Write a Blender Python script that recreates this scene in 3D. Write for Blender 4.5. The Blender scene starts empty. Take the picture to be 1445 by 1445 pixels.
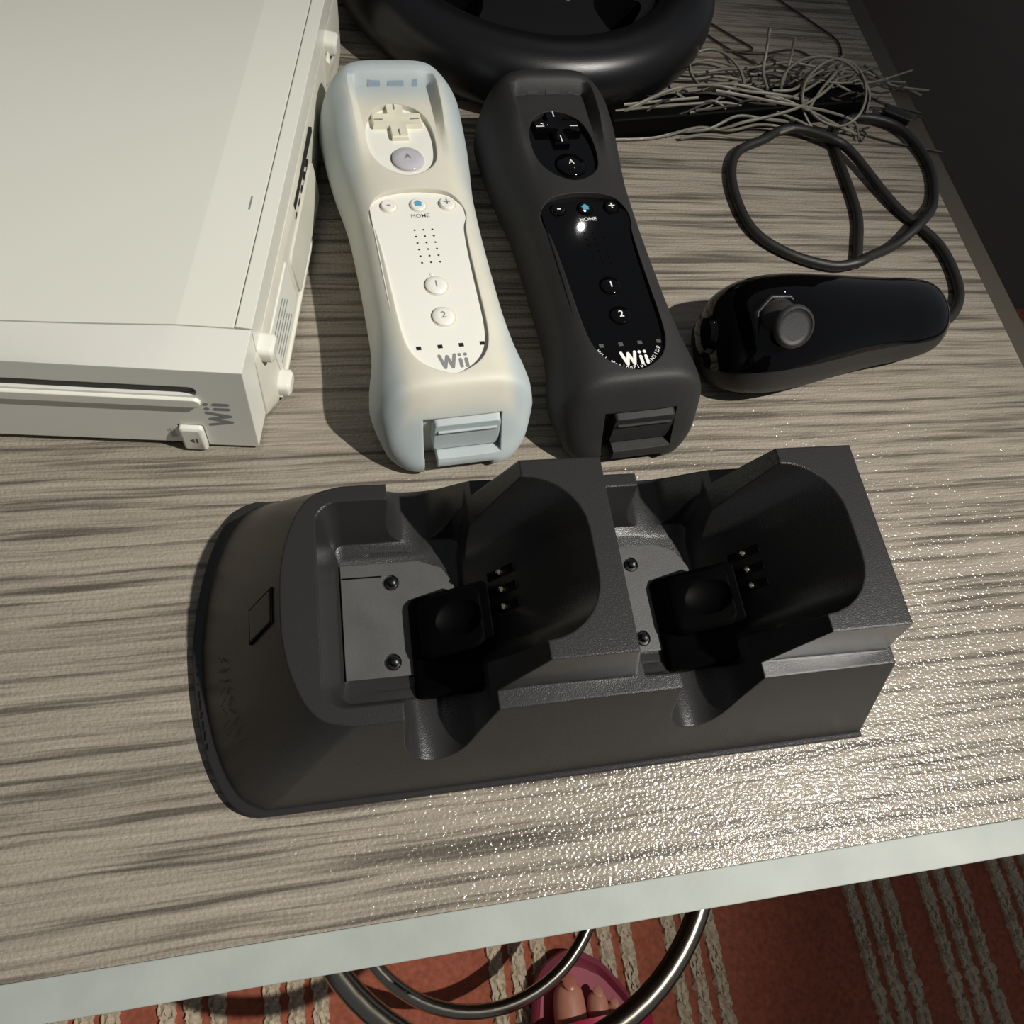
import bpy, bmesh, math, random
from math import sin, cos, pi, radians as R
from mathutils import Vector, Matrix
import numpy as np

rnd = random.Random(7)
S = 0.001                      # everything below is written in millimetres
TZ = 520.0                     # height of the table top above the floor
SC = bpy.context.scene
COL = SC.collection

# ------------------------------------------------------------ camera, world, lights, exposure
cd = bpy.data.cameras.new('camera'); cam = bpy.data.objects.new('camera', cd); COL.objects.link(cam)
_fw = Vector((0.20588509, 0.40652629, -0.89013915)).normalized()
_rt = Vector((0.97681384, -0.139943, 0.16202062)); _rt = (_rt - _rt.dot(_fw)*_fw).normalized()
_up = _rt.cross(_fw).normalized()
M = Matrix((( _rt.x, _up.x, -_fw.x, 0.0), (_rt.y, _up.y, -_fw.y, 0.018578), (_rt.z, _up.z, -_fw.z, 0.256601 + TZ*S), (0, 0, 0, 1)))
cam.matrix_world = M
cd.sensor_fit = 'HORIZONTAL'; cd.sensor_width = 36.0; cd.lens = 1125.87*36/1445
cd.clip_start = 0.01; cd.clip_end = 50
SC.camera = cam

w = bpy.data.worlds.new('room_ambience'); SC.world = w; w.use_nodes = True
w.node_tree.nodes['Background'].inputs[0].default_value = (0.88, 0.93, 1.0, 1)
w.node_tree.nodes['Background'].inputs[1].default_value = 0.13

def lamp(name, kind, loc, energy, radius, color=(1, .97, .92), target=None, spot=None, blend=1.0):
    l = bpy.data.lights.new(name, kind); l.energy = energy; l.color = color
    l.shadow_soft_size = radius
    o = bpy.data.objects.new(name, l); COL.objects.link(o)
    o.location = (loc[0]*S, loc[1]*S, (loc[2]+TZ)*S)
    if spot: l.spot_size = R(spot); l.spot_blend = blend
    if target:
        d = Vector((target[0]-loc[0], target[1]-loc[1], target[2]-loc[2]))
        o.rotation_euler = d.to_track_quat('-Z', 'Y').to_euler()
    return o
lamp('lamp_key', 'SPOT', (630, -116, 900), 63, 0.009, (1, .965, .905), target=(24, 46, 0), spot=52, blend=1.0)
lamp('lamp_ceiling', 'POINT', (526, 1230, 1034), 0.4, 0.006, (1, .97, .93))

SC.view_settings.view_transform = 'Standard'; SC.view_settings.look = 'None'
SC.view_settings.exposure = 0.0; SC.view_settings.gamma = 1.0
SC.view_settings.use_curve_mapping = False

# ------------------------------------------------------------ helpers
def tag(o, label=None, cat=None, group=None, kind=None):
    if label: o['label'] = label
    if cat: o['category'] = cat
    if group: o['group'] = group
    if kind: o['kind'] = kind
    return o

def empty(name, loc=(0, 0, 0), yaw=0, table=True):
    o = bpy.data.objects.new(name, None); COL.objects.link(o)
    o.empty_display_size = 0.02
    o.location = (loc[0]*S, loc[1]*S, (loc[2] + (TZ if table else 0))*S)
    o.rotation_euler = (0, 0, yaw)
    return o

def mesh_from(name, vs, fs, smooth=35):
    me = bpy.data.meshes.new(name)
    me.from_pydata([(v[0]*S, v[1]*S, v[2]*S) for v in vs], [], fs)
    me.validate(); 
    bm = bmesh.new(); bm.from_mesh(me); bmesh.ops.remove_doubles(bm, verts=bm.verts, dist=1e-7)
    bmesh.ops.recalc_face_normals(bm, faces=bm.faces); bm.to_mesh(me); bm.free()
    if smooth is not None:
        me.polygons.foreach_set('use_smooth', [True]*len(me.polygons))
        me.set_sharp_from_angle(angle=R(smooth))
    me.update()
    return me

def part(name, me, mat, parent=None, loc=(0, 0, 0), rot=(0, 0, 0)):
    o = bpy.data.objects.new(name, me); COL.objects.link(o)
    if mat is not None:
        me.materials.clear(); me.materials.append(mat)
    if parent is not None: o.parent = parent
    o.location = (loc[0]*S, loc[1]*S, loc[2]*S); o.rotation_euler = rot
    return o

class G:
    """collects vertices and faces (mm)"""
    def __init__(s): s.v = []; s.f = []
    def add(s, vs, fs):
        n = len(s.v); s.v += [tuple(v) for v in vs]; s.f += [tuple(i+n for i in f) for f in fs]; return s
    def box(s, x0, x1, y0, y1, z0, z1):
        return s.add([(x0,y0,z0),(x1,y0,z0),(x1,y1,z0),(x0,y1,z0),(x0,y0,z1),(x1,y0,z1),(x1,y1,z1),(x0,y1,z1)],
                     [(0,3,2,1),(4,5,6,7),(0,1,5,4),(1,2,6,5),(2,3,7,6),(3,0,4,7)])
    def loft(s, rings, caps=True, closed=True):
        n = len(rings[0]); vs = [p for r in rings for p in r]; fs = []
        m = len(rings)
        for i in range(m-1):
            for j in range(n if closed else n-1):
                k = (j+1) % n
                fs.append((i*n+j, i*n+k, (i+1)*n+k, (i+1)*n+j))
        if caps:
            fs.append(tuple(range(n))[::-1]); fs.append(tuple((m-1)*n+j for j in range(n)))
        return s.add(vs, fs)
    def prism(s, poly, z0, z1):
        return s.loft([[(x, y, z0) for x, y in poly], [(x, y, z1) for x, y in poly]])
    def extrude_y(s, poly, y0, y1):          # poly in x,z
        return s.loft([[(x, y0, z) for x, z in poly], [(x, y1, z) for x, z in poly]])
    def tube(s, pts, r, n=8, closed=False, radii=None):
        P = [Vector(p) for p in pts]; m = len(P); rings = []
        up = Vector((0, 0, 1)); prev = None
        for i in range(m):
            if closed: t = P[(i+1) % m]-P[i-1]
            else: t = P[min(i+1, m-1)]-P[max(i-1, 0)]
            if t.length < 1e-9: t = Vector((1, 0, 0))
            t.normalize()
            if prev is None:
                a = up if abs(t.z) < .9 else Vector((1, 0, 0))
                nrm = (a - a.dot(t)*t).normalized()
            else:
                nrm = (prev - prev.dot(t)*t)
                nrm = nrm.normalized() if nrm.length > 1e-6 else t.orthogonal().normalized()
            prev = nrm; b = t.cross(nrm)
            rr = radii[i] if radii else r
            rings.append([tuple(P[i] + rr*(cos(2*pi*k/n)*nrm + sin(2*pi*k/n)*b)) for k in range(n)])
        if closed:
            # join the last ring to the nearest rotation of the first one
            best = min(range(n), key=lambda q: sum((Vector(rings[-1][k])-Vector(rings[0][(k+q) % n])).length for k in range(n)))
            base = len(s.v); vs = [p for r_ in rings for p in r_]; fs = []
            for i in range(m-1):
                for j in range(n):
                    k = (j+1) % n; fs.append((i*n+j, i*n+k, (i+1)*n+k, (i+1)*n+j))
            for j in range(n):
                k = (j+1) % n; fs.append(((m-1)*n+j, (m-1)*n+k, (k+best) % n, (j+best) % n))
            return s.add(vs, fs)
        return s.loft(rings)
    def lathe(s, prof, cx=0, cy=0, n=32):     # prof: r,z from bottom to top, closed at both ends
        rings = [[(cx+r*cos(2*pi*k/n), cy+r*sin(2*pi*k/n), z) for k in range(n)] for r, z in prof]
        return s.loft(rings)
    def xf(s, Mx):
        s.v = [tuple(Mx @ Vector(v)) for v in s.v]; return s
    def me(s, name='m', smooth=35): return mesh_from(name, s.v, s.f, smooth)

def cr(pts, n=6, closed=False):
    """Catmull-Rom resample"""
    P = [np.array(p, float) for p in pts]; m = len(P); out = []
    rng = range(m) if closed else range(m-1)
    for i in rng:
        if closed: a, b, c, d = P[i-1], P[i], P[(i+1) % m], P[(i+2) % m]
        else: a, b, c, d = P[max(i-1, 0)], P[i], P[i+1], P[min(i+2, m-1)]
        for k in range(n):
            t = k/n
            out.append(tuple(.5*((2*b)+(-a+c)*t+(2*a-5*b+4*c-d)*t*t+(-a+3*b-3*c+d)*t**3)))
    if not closed: out.append(tuple(P[-1]))
    return out

def rrect(x0, x1, y0, y1, r, n=6):
    """rounded rectangle; r a number or four radii (x0y0, x1y0, x1y1, x0y1)"""
    rs = r if isinstance(r, (tuple, list)) else (r,)*4
    out = []
    for (cx, cy, a0, rr) in ((x0+rs[0], y0+rs[0], pi, rs[0]), (x1-rs[1], y0+rs[1], 1.5*pi, rs[1]),
                             (x1-rs[2], y1-rs[2], 0, rs[2]), (x0+rs[3], y1-rs[3], .5*pi, rs[3])):
        for k in range(n+1):
            a = a0 + .5*pi*k/n; out.append((cx+rr*cos(a), cy+rr*sin(a)))
    return out

def boolean(me, cutters, op='DIFFERENCE', smooth=35, solver='EXACT'):
    o = bpy.data.objects.new('tmp', me); COL.objects.link(o); tmp = []
    for c in cutters:
        c_ = bpy.data.objects.new('tmpc', c); COL.objects.link(c_); tmp.append(c_)
        md = o.modifiers.new('b', 'BOOLEAN'); md.object = c_; md.operation = op; md.solver = solver
        c_.hide_render = True
    dg = bpy.context.evaluated_depsgraph_get()
    res = bpy.data.meshes.new_from_object(o.evaluated_get(dg))
    for t in tmp + [o]: bpy.data.objects.remove(t, do_unlink=True)
    res.polygons.foreach_set('use_smooth', [True]*len(res.polygons))
    res.set_sharp_from_angle(angle=R(smooth))
    return res

# ------------------------------------------------------------ materials
def srgb(c):
    return tuple(((x/255)/12.92 if x/255 <= .04045 else ((x/255+.055)/1.055)**2.4) for x in c) + (1,)

def mat(name, col, rough=.5, metal=0, coat=0, coat_rough=.1, bump=0, bscale=2000, bevel=0, mottled=0, mscale=60, spec=.5, sss=0, trans=0):
    m = bpy.data.materials.new(name); m.use_nodes = True; nt = m.node_tree; b = nt.nodes['Principled BSDF']
    base = srgb(col)
    b.inputs['Base Color'].default_value = base; b.inputs['Roughness'].default_value = rough
    b.inputs['Metallic'].default_value = metal; b.inputs['Coat Weight'].default_value = coat
    b.inputs['Coat Roughness'].default_value = coat_rough; b.inputs['Specular IOR Level'].default_value = spec
    if sss:
        b.inputs['Subsurface Weight'].default_value = sss; b.inputs['Subsurface Radius'].default_value = (1, .9, .8)
        b.inputs['Subsurface Scale'].default_value = .004
    if trans: b.inputs['Transmission Weight'].default_value = trans
    tc = nt.nodes.new('ShaderNodeTexCoord')
    if mottled:
        n = nt.nodes.new('ShaderNodeTexNoise'); n.inputs['Scale'].default_value = mscale; n.inputs['Detail'].default_value = 6
        nt.links.new(tc.outputs['Object'], n.inputs['Vector'])
        mp = nt.nodes.new('ShaderNodeMapRange'); mp.inputs['To Min'].default_value = 1-mottled; mp.inputs['To Max'].default_value = 1+mottled
        mp.inputs['From Min'].default_value = .3; mp.inputs['From Max'].default_value = .7
        nt.links.new(n.outputs['Fac'], mp.inputs['Value'])
        mx = nt.nodes.new('ShaderNodeVectorMath'); mx.operation = 'SCALE'; mx.inputs[0].default_value = base[:3]
        nt.links.new(mp.outputs['Result'], mx.inputs['Scale']); nt.links.new(mx.outputs['Vector'], b.inputs['Base Color'])
    last = None
    if bevel:
        bv = nt.nodes.new('ShaderNodeBevel'); bv.samples = 4; bv.inputs['Radius'].default_value = bevel*S; last = bv.outputs['Normal']
    if bump:
        n = nt.nodes.new('ShaderNodeTexNoise'); n.inputs['Scale'].default_value = bscale; n.inputs['Detail'].default_value = 3
        nt.links.new(tc.outputs['Object'], n.inputs['Vector'])
        bp = nt.nodes.new('ShaderNodeBump'); bp.inputs['Strength'].default_value = bump; bp.inputs['Distance'].default_value = .0002
        nt.links.new(n.outputs['Fac'], bp.inputs['Height'])
        if last: nt.links.new(last, bp.inputs['Normal'])
        last = bp.outputs['Normal']
    if last: nt.links.new(last, b.inputs['Normal'])
    return m

def N(nt, t, **k):
    n = nt.nodes.new(t)
    for a, v in k.items():
        if hasattr(n, a): setattr(n, a, v)
        else: n.inputs[a.replace('_', ' ')].default_value = v
    return n

def wood_material():
    m = bpy.data.materials.new('grey_wood_laminate'); m.use_nodes = True; nt = m.node_tree; L = nt.links.new
    b = nt.nodes['Principled BSDF']; tc = N(nt, 'ShaderNodeTexCoord')
    # slow sideways waviness of the grain
    mw = N(nt, 'ShaderNodeMapping'); mw.inputs['Scale'].default_value = (14, 40, 1)
    nw = N(nt, 'ShaderNodeTexNoise', Scale=1.0, Detail=2.0)
    L(tc.outputs['Object'], mw.inputs['Vector']); L(mw.outputs['Vector'], nw.inputs['Vector'])
    off = N(nt, 'ShaderNodeVectorMath', operation='SCALE'); off.inputs['Scale'].default_value = .003
    L(nw.outputs['Color'], off.inputs[0])
    ad = N(nt, 'ShaderNodeVectorMath', operation='ADD'); L(tc.outputs['Object'], ad.inputs[0]); L(off.outputs['Vector'], ad.inputs[1])
    def streak(sx, sy, det, seed, rough=.6):
        mp = N(nt, 'ShaderNodeMapping'); mp.inputs['Scale'].default_value = (sx, sy, 1); mp.inputs['Location'].default_value = (seed, seed*1.7, 0)
        n = N(nt, 'ShaderNodeTexNoise', Scale=1.0, Detail=det, Roughness=rough)
        L(ad.outputs['Vector'], mp.inputs['Vector']); L(mp.outputs['Vector'], n.inputs['Vector'])
        return n.outputs['Fac']
    s1 = streak(9, 330, 3, 3.1); s2 = streak(22, 1100, 4, 9.4); s3 = streak(3, 45, 2, 5.2)
    s4 = streak(60, 1700, 3, 1.4)
    r1 = N(nt, 'ShaderNodeValToRGB'); L(s1, r1.inputs['Fac'])
    e = r1.color_ramp.elements; e[0].position = .36; e[0].color = srgb((94, 87, 78)); e[1].position = .50; e[1].color = srgb((150, 141, 128))
    x = r1.color_ramp.elements.new(.43); x.color = srgb((123, 115, 103)); x = r1.color_ramp.elements.new(.68); x.color = srgb((161, 152, 138))
    r2 = N(nt, 'ShaderNodeMapRange'); r2.inputs['From Min'].default_value = .3; r2.inputs['From Max'].default_value = .62; r2.inputs['To Min'].default_value = .74; r2.inputs['To Max'].default_value = 1.05
    L(s2, r2.inputs['Value'])
    r3 = N(nt, 'ShaderNodeMapRange'); r3.inputs['From Min'].default_value = .3; r3.inputs['From Max'].default_value = .7; r3.inputs['To Min'].default_value = .93; r3.inputs['To Max'].default_value = 1.05
    L(s3, r3.inputs['Value'])
    r4 = N(nt, 'ShaderNodeMapRange'); r4.inputs['From Min'].default_value = .3; r4.inputs['From Max'].default_value = .6; r4.inputs['To Min'].default_value = .86; r4.inputs['To Max'].default_value = 1.04
    L(s4, r4.inputs['Value'])
    m1 = N(nt, 'ShaderNodeMath', operation='MULTIPLY'); L(r2.outputs['Result'], m1.inputs[0]); L(r3.outputs['Result'], m1.inputs[1])
    m2 = N(nt, 'ShaderNodeMath', operation='MULTIPLY'); L(m1.outputs[0], m2.inputs[0]); L(r4.outputs['Result'], m2.inputs[1])
    vs = N(nt, 'ShaderNodeVectorMath', operation='SCALE'); L(r1.outputs['Color'], vs.inputs[0]); L(m2.outputs[0], vs.inputs['Scale'])
    L(vs.outputs['Vector'], b.inputs['Base Color'])
    # embossed pore texture: small pits that glitter in the lamp's reflection
    mp = N(nt, 'ShaderNodeMapping'); mp.inputs['Scale'].default_value = (750, 1050, 1)
    vo = N(nt, 'ShaderNodeTexNoise', Scale=1.0, Detail=1.0)
    L(tc.outputs['Object'], mp.inputs['Vector']); L(mp.outputs['Vector'], vo.inputs['Vector'])
    h = N(nt, 'ShaderNodeMath', operation='MULTIPLY_ADD'); L(s1, h.inputs[0]); h.inputs[1].default_value = .3; L(vo.outputs['Fac'], h.inputs[2])
    bp = N(nt, 'ShaderNodeBump'); bp.inputs['Strength'].default_value = .8; bp.inputs['Distance'].default_value = .0005
    L(h.outputs[0], bp.inputs['Height']); L(bp.outputs['Normal'], b.inputs['Normal'])
    b.inputs['Roughness'].default_value = .2; b.inputs['Specular IOR Level'].default_value = .45
    return m

def silicone(name, core, rim):
    """translucent silicone: cream where the white remote backs it, bluish where it stands free (both ends and the flared sides)"""
    m = mat(name, core, rough=.55, sss=.35, bump=.12, bscale=900, bevel=.5); nt = m.node_tree; L = nt.links.new; b = nt.nodes['Principled BSDF']
    tc = N(nt, 'ShaderNodeTexCoord'); sp = N(nt, 'ShaderNodeSeparateXYZ'); L(tc.outputs['Object'], sp.inputs[0])
    def rng(src, a, bb):
        r = N(nt, 'ShaderNodeMapRange'); r.interpolation_type = 'SMOOTHSTEP'; r.inputs['From Min'].default_value = a; r.inputs['From Max'].default_value = bb
        L(src, r.inputs['Value']); return r.outputs['Result']
    ax = N(nt, 'ShaderNodeMath', operation='ABSOLUTE'); L(sp.outputs['X'], ax.inputs[0])
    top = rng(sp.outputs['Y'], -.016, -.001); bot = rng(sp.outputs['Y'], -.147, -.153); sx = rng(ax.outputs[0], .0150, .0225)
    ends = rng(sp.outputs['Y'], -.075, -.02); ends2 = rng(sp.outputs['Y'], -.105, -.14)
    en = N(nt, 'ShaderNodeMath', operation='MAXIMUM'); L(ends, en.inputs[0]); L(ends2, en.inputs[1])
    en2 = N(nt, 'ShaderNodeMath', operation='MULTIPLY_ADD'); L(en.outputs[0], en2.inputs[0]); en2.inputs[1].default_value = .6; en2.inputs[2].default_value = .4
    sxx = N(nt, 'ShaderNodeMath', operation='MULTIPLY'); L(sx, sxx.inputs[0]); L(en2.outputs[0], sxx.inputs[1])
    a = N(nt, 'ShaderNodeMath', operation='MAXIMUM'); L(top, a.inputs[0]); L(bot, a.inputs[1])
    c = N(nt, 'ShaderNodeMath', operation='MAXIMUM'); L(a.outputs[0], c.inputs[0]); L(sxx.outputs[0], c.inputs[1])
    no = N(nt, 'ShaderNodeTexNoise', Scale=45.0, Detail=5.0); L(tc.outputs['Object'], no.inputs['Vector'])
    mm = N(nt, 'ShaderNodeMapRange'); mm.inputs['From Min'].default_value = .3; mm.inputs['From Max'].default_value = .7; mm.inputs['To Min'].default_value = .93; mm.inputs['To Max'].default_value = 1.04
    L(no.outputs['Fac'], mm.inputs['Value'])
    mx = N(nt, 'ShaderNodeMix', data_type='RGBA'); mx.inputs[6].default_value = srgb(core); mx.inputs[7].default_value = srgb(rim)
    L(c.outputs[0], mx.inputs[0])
    sc = N(nt, 'ShaderNodeVectorMath', operation='SCALE'); L(mx.outputs[2], sc.inputs[0]); L(mm.outputs['Result'], sc.inputs['Scale'])
    L(sc.outputs['Vector'], b.inputs['Base Color'])
    return m

MT = dict(
    wood=wood_material(),
    trim=mat('grey_edge_trim', (158, 163, 156), .52, spec=.3, bump=.15, bscale=500, mottled=.10, mscale=45, bevel=.6),
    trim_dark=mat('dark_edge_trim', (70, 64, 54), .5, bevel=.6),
    chrome=mat('chromed_steel', (158, 152, 140), .2, metal=1),
    rug=mat('rust_red_rug', (160, 92, 72), .95, bump=.9, bscale=900, mottled=.22, mscale=220, spec=.1),
    stripe=mat('beige_rug_yarn', (196, 180, 156), .95, bump=1, bscale=1400, mottled=.22, mscale=500, spec=.1),
    floor=mat('dark_floor', (70, 55, 45), .5, mottled=.15, mscale=8),
    dock=mat('black_moulded_plastic', (41, 40, 40), .28, bump=.35, bscale=2600, bevel=.9, spec=.5),
    dock_floor=mat('black_satin_plastic', (78, 77, 76), .40, bump=.3, bscale=1800, mottled=.12, mscale=90, bevel=.3),
    black_gloss=mat('glossy_black_plastic', (5, 5, 6), .03, spec=.36),
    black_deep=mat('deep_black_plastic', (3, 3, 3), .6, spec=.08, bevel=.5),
    black_satin=mat('satin_black_plastic', (20, 20, 21), .32, bump=.15, bscale=2500, bevel=.5),
    black_matte=mat('matt_black_plastic', (38, 37, 37), .55, bump=.3, bscale=2500),
    wheel=mat('wheel_black_plastic', (15, 15, 17), .33, bump=.25, bscale=2600, spec=.55),
    rubber=mat('black_silicone', (35, 34, 33), .62, bump=.3, bscale=1200, mottled=.12, mscale=60, bevel=.5),
    cord=mat('black_cord_rubber', (33, 31, 30), .48, bump=.2, bscale=1500),
    wire=mat('grey_wire', (122, 118, 106), .45),
    wire_dark=mat('dark_brown_wire', (52, 44, 36), .6),
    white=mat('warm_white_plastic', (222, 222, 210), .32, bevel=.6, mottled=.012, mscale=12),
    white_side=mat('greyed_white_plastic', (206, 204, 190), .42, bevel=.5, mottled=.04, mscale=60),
    white_face=mat('pale_white_front_plastic', (222, 222, 212), .35, bevel=.5),
    remote_white=mat('glossy_white_plastic', (233, 232, 222), .16, coat=.3, bevel=.25),
    pad_white=mat('yellowed_white_plastic', (224, 220, 198), .3, bevel=.35),
    grey_print=mat('grey_print', (132, 134, 134), .5), faint_print=mat('faint_grey_print', (150, 150, 147), .5),
    dark_print=mat('dark_print', (70, 70, 68), .5),
    white_print=mat('white_print', (232, 232, 226), .5),
    blue_print=mat('blue_print', (86, 160, 190), .4),
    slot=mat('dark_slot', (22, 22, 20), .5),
    hole=mat('dark_recess', (52, 50, 46), .7),
    window_blue=mat('blue_grey_silicone', (132, 148, 160), .4),
    led=mat('dark_led', (38, 36, 34), .3),
    led_grey=mat('grey_led', (84, 82, 80), .4),
    clear=mat('grey_clear_button', (186, 184, 190), .08, coat=.5, bevel=.4),
    cream=mat('cream_plastic', (206, 200, 178), .5, bevel=.4),
    metal=mat('contact_metal', (222, 214, 184), .18, metal=1),
    skin=mat('skin', (196, 134, 112), .5, sss=.2, mottled=.08, mscale=120),
    nail=mat('nail', (178, 110, 92), .3),
    sandal=mat('dark_pink_sandal', (128, 44, 64), .6, bump=.2, bscale=800),
    sandal_bed=mat('pink_sandal_footbed', (168, 74, 92), .6, bump=.2, bscale=800),
    strap=mat('magenta_strap', (176, 22, 66), .5, bump=.3, bscale=900),
    frost=silicone('clear_silicone', (212, 208, 192), (176, 185, 186)),
)

def stroke_logo(name, h, mat_, parent, M4, th=.2):
    """the console maker's lower-case logo as rounded strokes: W, i, i. h = letter height, M4 maps x,y,z(mm) into the parent"""
    g = G(); k = 0
    def cap(a, b, t):
        nonlocal k
        a = Vector((*a, 0)); b = Vector((*b, 0)); d = b-a; L = d.length; ang = math.atan2(d.y, d.x); pts = []
        for i in range(9): t_ = ang+pi/2+pi*i/8; pts.append((a.x+t*cos(t_), a.y+t*sin(t_)))
        for i in range(9): t_ = ang-pi/2+pi*i/8; pts.append((b.x+t*cos(t_), b.y+t*sin(t_)))
        z = .02+.008*k; k += 1
        g.add([(x*h, y*h, z) for x, y in pts], [tuple(range(len(pts)))])
    W = [(0.02, 1), (.26, .1), (.5, .92), (.74, .1), (.98, 1)]
    for a, b in zip(W, W[1:]): cap(a, b, th*.5)
    for x in (1.30, 1.66):
        cap((x, .1), (x, .62), th*.5); cap((x, .97), (x+.001, .97), th*.55)
    return part(name, g.xf(M4).me('logo', None), mat_, parent)

def text(name, s, size, mat_, parent, M4, sx=1.0):
    cu = bpy.data.curves.new('t', 'FONT'); cu.body = s; cu.size = size; cu.align_x = 'CENTER'; cu.align_y = 'CENTER'; cu.resolution_u = 3
    cu.offset = size*.012
    o = bpy.data.objects.new('t', cu); COL.objects.link(o)
    dg = bpy.context.evaluated_depsgraph_get(); dg.update()
    me = bpy.data.meshes.new_from_object(o.evaluated_get(dg)); bpy.data.objects.remove(o, do_unlink=True)
    me.transform(Matrix.Diagonal((sx, 1, 1, 1))); me.transform(M4)
    me.transform(Matrix.Diagonal((S, S, S, 1)))
    return part(name, me, mat_, parent)

def frame4(o, ex, ey):
    ex = Vector(ex).normalized(); ey = Vector(ey).normalized(); ez = ex.cross(ey)
    return Matrix(((ex.x, ey.x, ez.x, o[0]), (ex.y, ey.y, ez.y, o[1]), (ex.z, ey.z, ez.z, o[2]), (0, 0, 0, 1)))
# ------------------------------------------------------------ setting: floor
fl = part('floor', G().box(-2500, 2500, -1800, 3200, -20, 0).me(), MT['floor']); tag(fl, kind='structure')
wb = part('wall_back', G().box(-2500, 2500, 3200, 3300, 0, 2500).me(), MT['floor']); tag(wb, kind='structure')
wl = part('wall_left', G().box(-2600, -2500, -1800, 3200, 0, 2500).me(), MT['floor']); tag(wl, kind='structure')

# ------------------------------------------------------------ rug with raised yarn stripes
rug = empty('striped_rug', (0, 0, 0), table=False)
tag(rug, 'rust-red woven rug with raised beige stripes lying under the table', 'rug')
part('pile', G().box(-1200, 1500, -900, 640, 0, 6).me(), MT['rug'], rug)
g = G(); rr = random.Random(3); cols = 9; rows = 620; vs = []; fs = []
for i in range(rows+1):
    for j in range(cols+1):
        e = (j in (0, cols)); x = -6.5+13*j/cols
        vs.append((x+(rr.uniform(-1.5, 1.5)), -880+1500*i/rows+rr.uniform(-1.2, 1.2), 6-.5 if e else 6+2.6+rr.uniform(-1.8, 1.8)))
for i in range(rows):
    for j in range(cols): a = i*(cols+1)+j; fs.append((a, a+1, a+cols+2, a+cols+1))
sm = g.add(vs, fs).me('yarn', 60)
for k in range(-4, 4):
    for gx in (0, 79, 158):
        for dx in (-19, 0, 19):
            part('woven_stripe', sm, None if sm.materials else MT['stripe'], rug, (122+341*k+gx+dx, rr.uniform(-1, 1), 0))

# ------------------------------------------------------------ table
tb = empty('coffee_table', (0, 0, 0), table=False)
tag(tb, 'grey wood-effect table with a pale grey front edge strip', 'table')
top = part('tabletop', G().box(-900, 305, 10.6, 640, -22, 0).me(), MT['wood'], tb, (0, 0, TZ))
part('front_edge_strip', G().box(-900, 316, 0, 10.5, -22, -.15).me(), MT['trim'], tb, (0, 0, TZ))
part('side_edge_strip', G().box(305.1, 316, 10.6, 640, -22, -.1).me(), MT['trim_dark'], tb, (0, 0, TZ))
for x, y in ((-860, 60), (270, 120), (-860, 600), (270, 600)):
    part('leg', G().lathe([(14, 10.6), (15, 13), (15, 490), (13, 498)], n=20).me(), MT['chrome'], tb, (x, y, 0))

# ------------------------------------------------------------ chrome hoop stand under the front edge
hs = empty('hoop_stand', (90, 40, 7), table=False)
tag(hs, 'round chromed tube stand half under the front edge of the table', 'stand')
def hoop(cx, cy, z, r, tr):
    return G().tube([(cx+r*cos(2*pi*k/72), cy+r*sin(2*pi*k/72), z) for k in range(72)], tr, 12, closed=True).me('hoop', 60)
part('hoop', hoop(-6.2, -10.7, TZ-420-7, 100.2, 5.2), MT['chrome'], hs)
part('hoop', hoop(-11.5, 8, TZ-200-7, 113.6, 6.0), MT['chrome'], hs)
for a in (8, 62, 118, 172):
    part('upright', G().tube([(-2+105*cos(R(a)), -22+105*sin(R(a)), 4), (-6.2+100.2*cos(R(a)), -10.7+100.2*sin(R(a)), TZ-427), (-11.5+113.6*cos(R(a)), 8+113.6*sin(R(a)), TZ-207)], 4, 10).me(), MT['chrome'], hs)

# ------------------------------------------------------------ person's sandalled foot on the rug
pe = empty('person', (166, -195, 12), table=False)
tag(pe, 'person standing on the rug, a bare right foot in a pink slide sandal', 'person')
def skin_mesh(verts, edges, root, sub=2):
    me = bpy.data.meshes.new('sk'); me.from_pydata([(v[0]*S, v[1]*S, v[2]*S) for v in verts], edges, [])
    o = bpy.data.objects.new('sk', me); COL.objects.link(o)
    md = o.modifiers.new('s', 'SKIN'); md.use_smooth_shade = True
    for i, v in enumerate(verts):
        r = v[3]; q = me.skin_vertices[0].data[i]; q.radius = (r[0]*S, r[1]*S) if isinstance(r, tuple) else (r*S, r*S); q.use_root = (i == root)
    m2 = o.modifiers.new('u', 'SUBSURF'); m2.levels = sub; m2.render_levels = sub
    dg = bpy.context.evaluated_depsgraph_get(); res = bpy.data.meshes.new_from_object(o.evaluated_get(dg))
    bpy.data.objects.remove(o, do_unlink=True)
    res.polygons.foreach_set('use_smooth', [True]*len(res.polygons))
    return res
V = [(0, 55, 32, (20, 38)), (0, 10, 44, (27, 33)), (0, -50, 48, (30, 30)), (0, -85, 42, (30, 28)), (0, -70, 100, 30), (0, -85, 250, 36), (0, -95, 380, 44),
     (-13, 84, 30, 15), (-11, 112, 27, 14.5), (-10, 127, 26, 11.5),
     (9, 86, 30, 10), (12, 106, 29, 9.5), (13, 116, 25, 8.5),
     (22, 80, 28, 9), (25, 97, 27, 8.5), (26, 106, 23, 7.5),
     (32, 70, 26, 8.5), (36, 86, 25, 8), (37, 94, 21, 7),
     (39, 58, 24, 8.5), (45, 70, 23, 8), (46, 79, 20, 7)]
E_ = [(0, 1), (1, 2), (2, 3), (2, 4), (4, 5), (5, 6)]
part('leg_and_foot', skin_mesh(V[:7], E_, 2), MT['skin'], pe)
bodyme = None
def toe_chain(idx):
    vv = [(0+V[idx][0]*.8, 50, 30, V[idx][3]*1.1)] + V[idx:idx+3]
    return skin_mesh(vv, [(0, 1), (1, 2), (2, 3)], 0)
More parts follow.
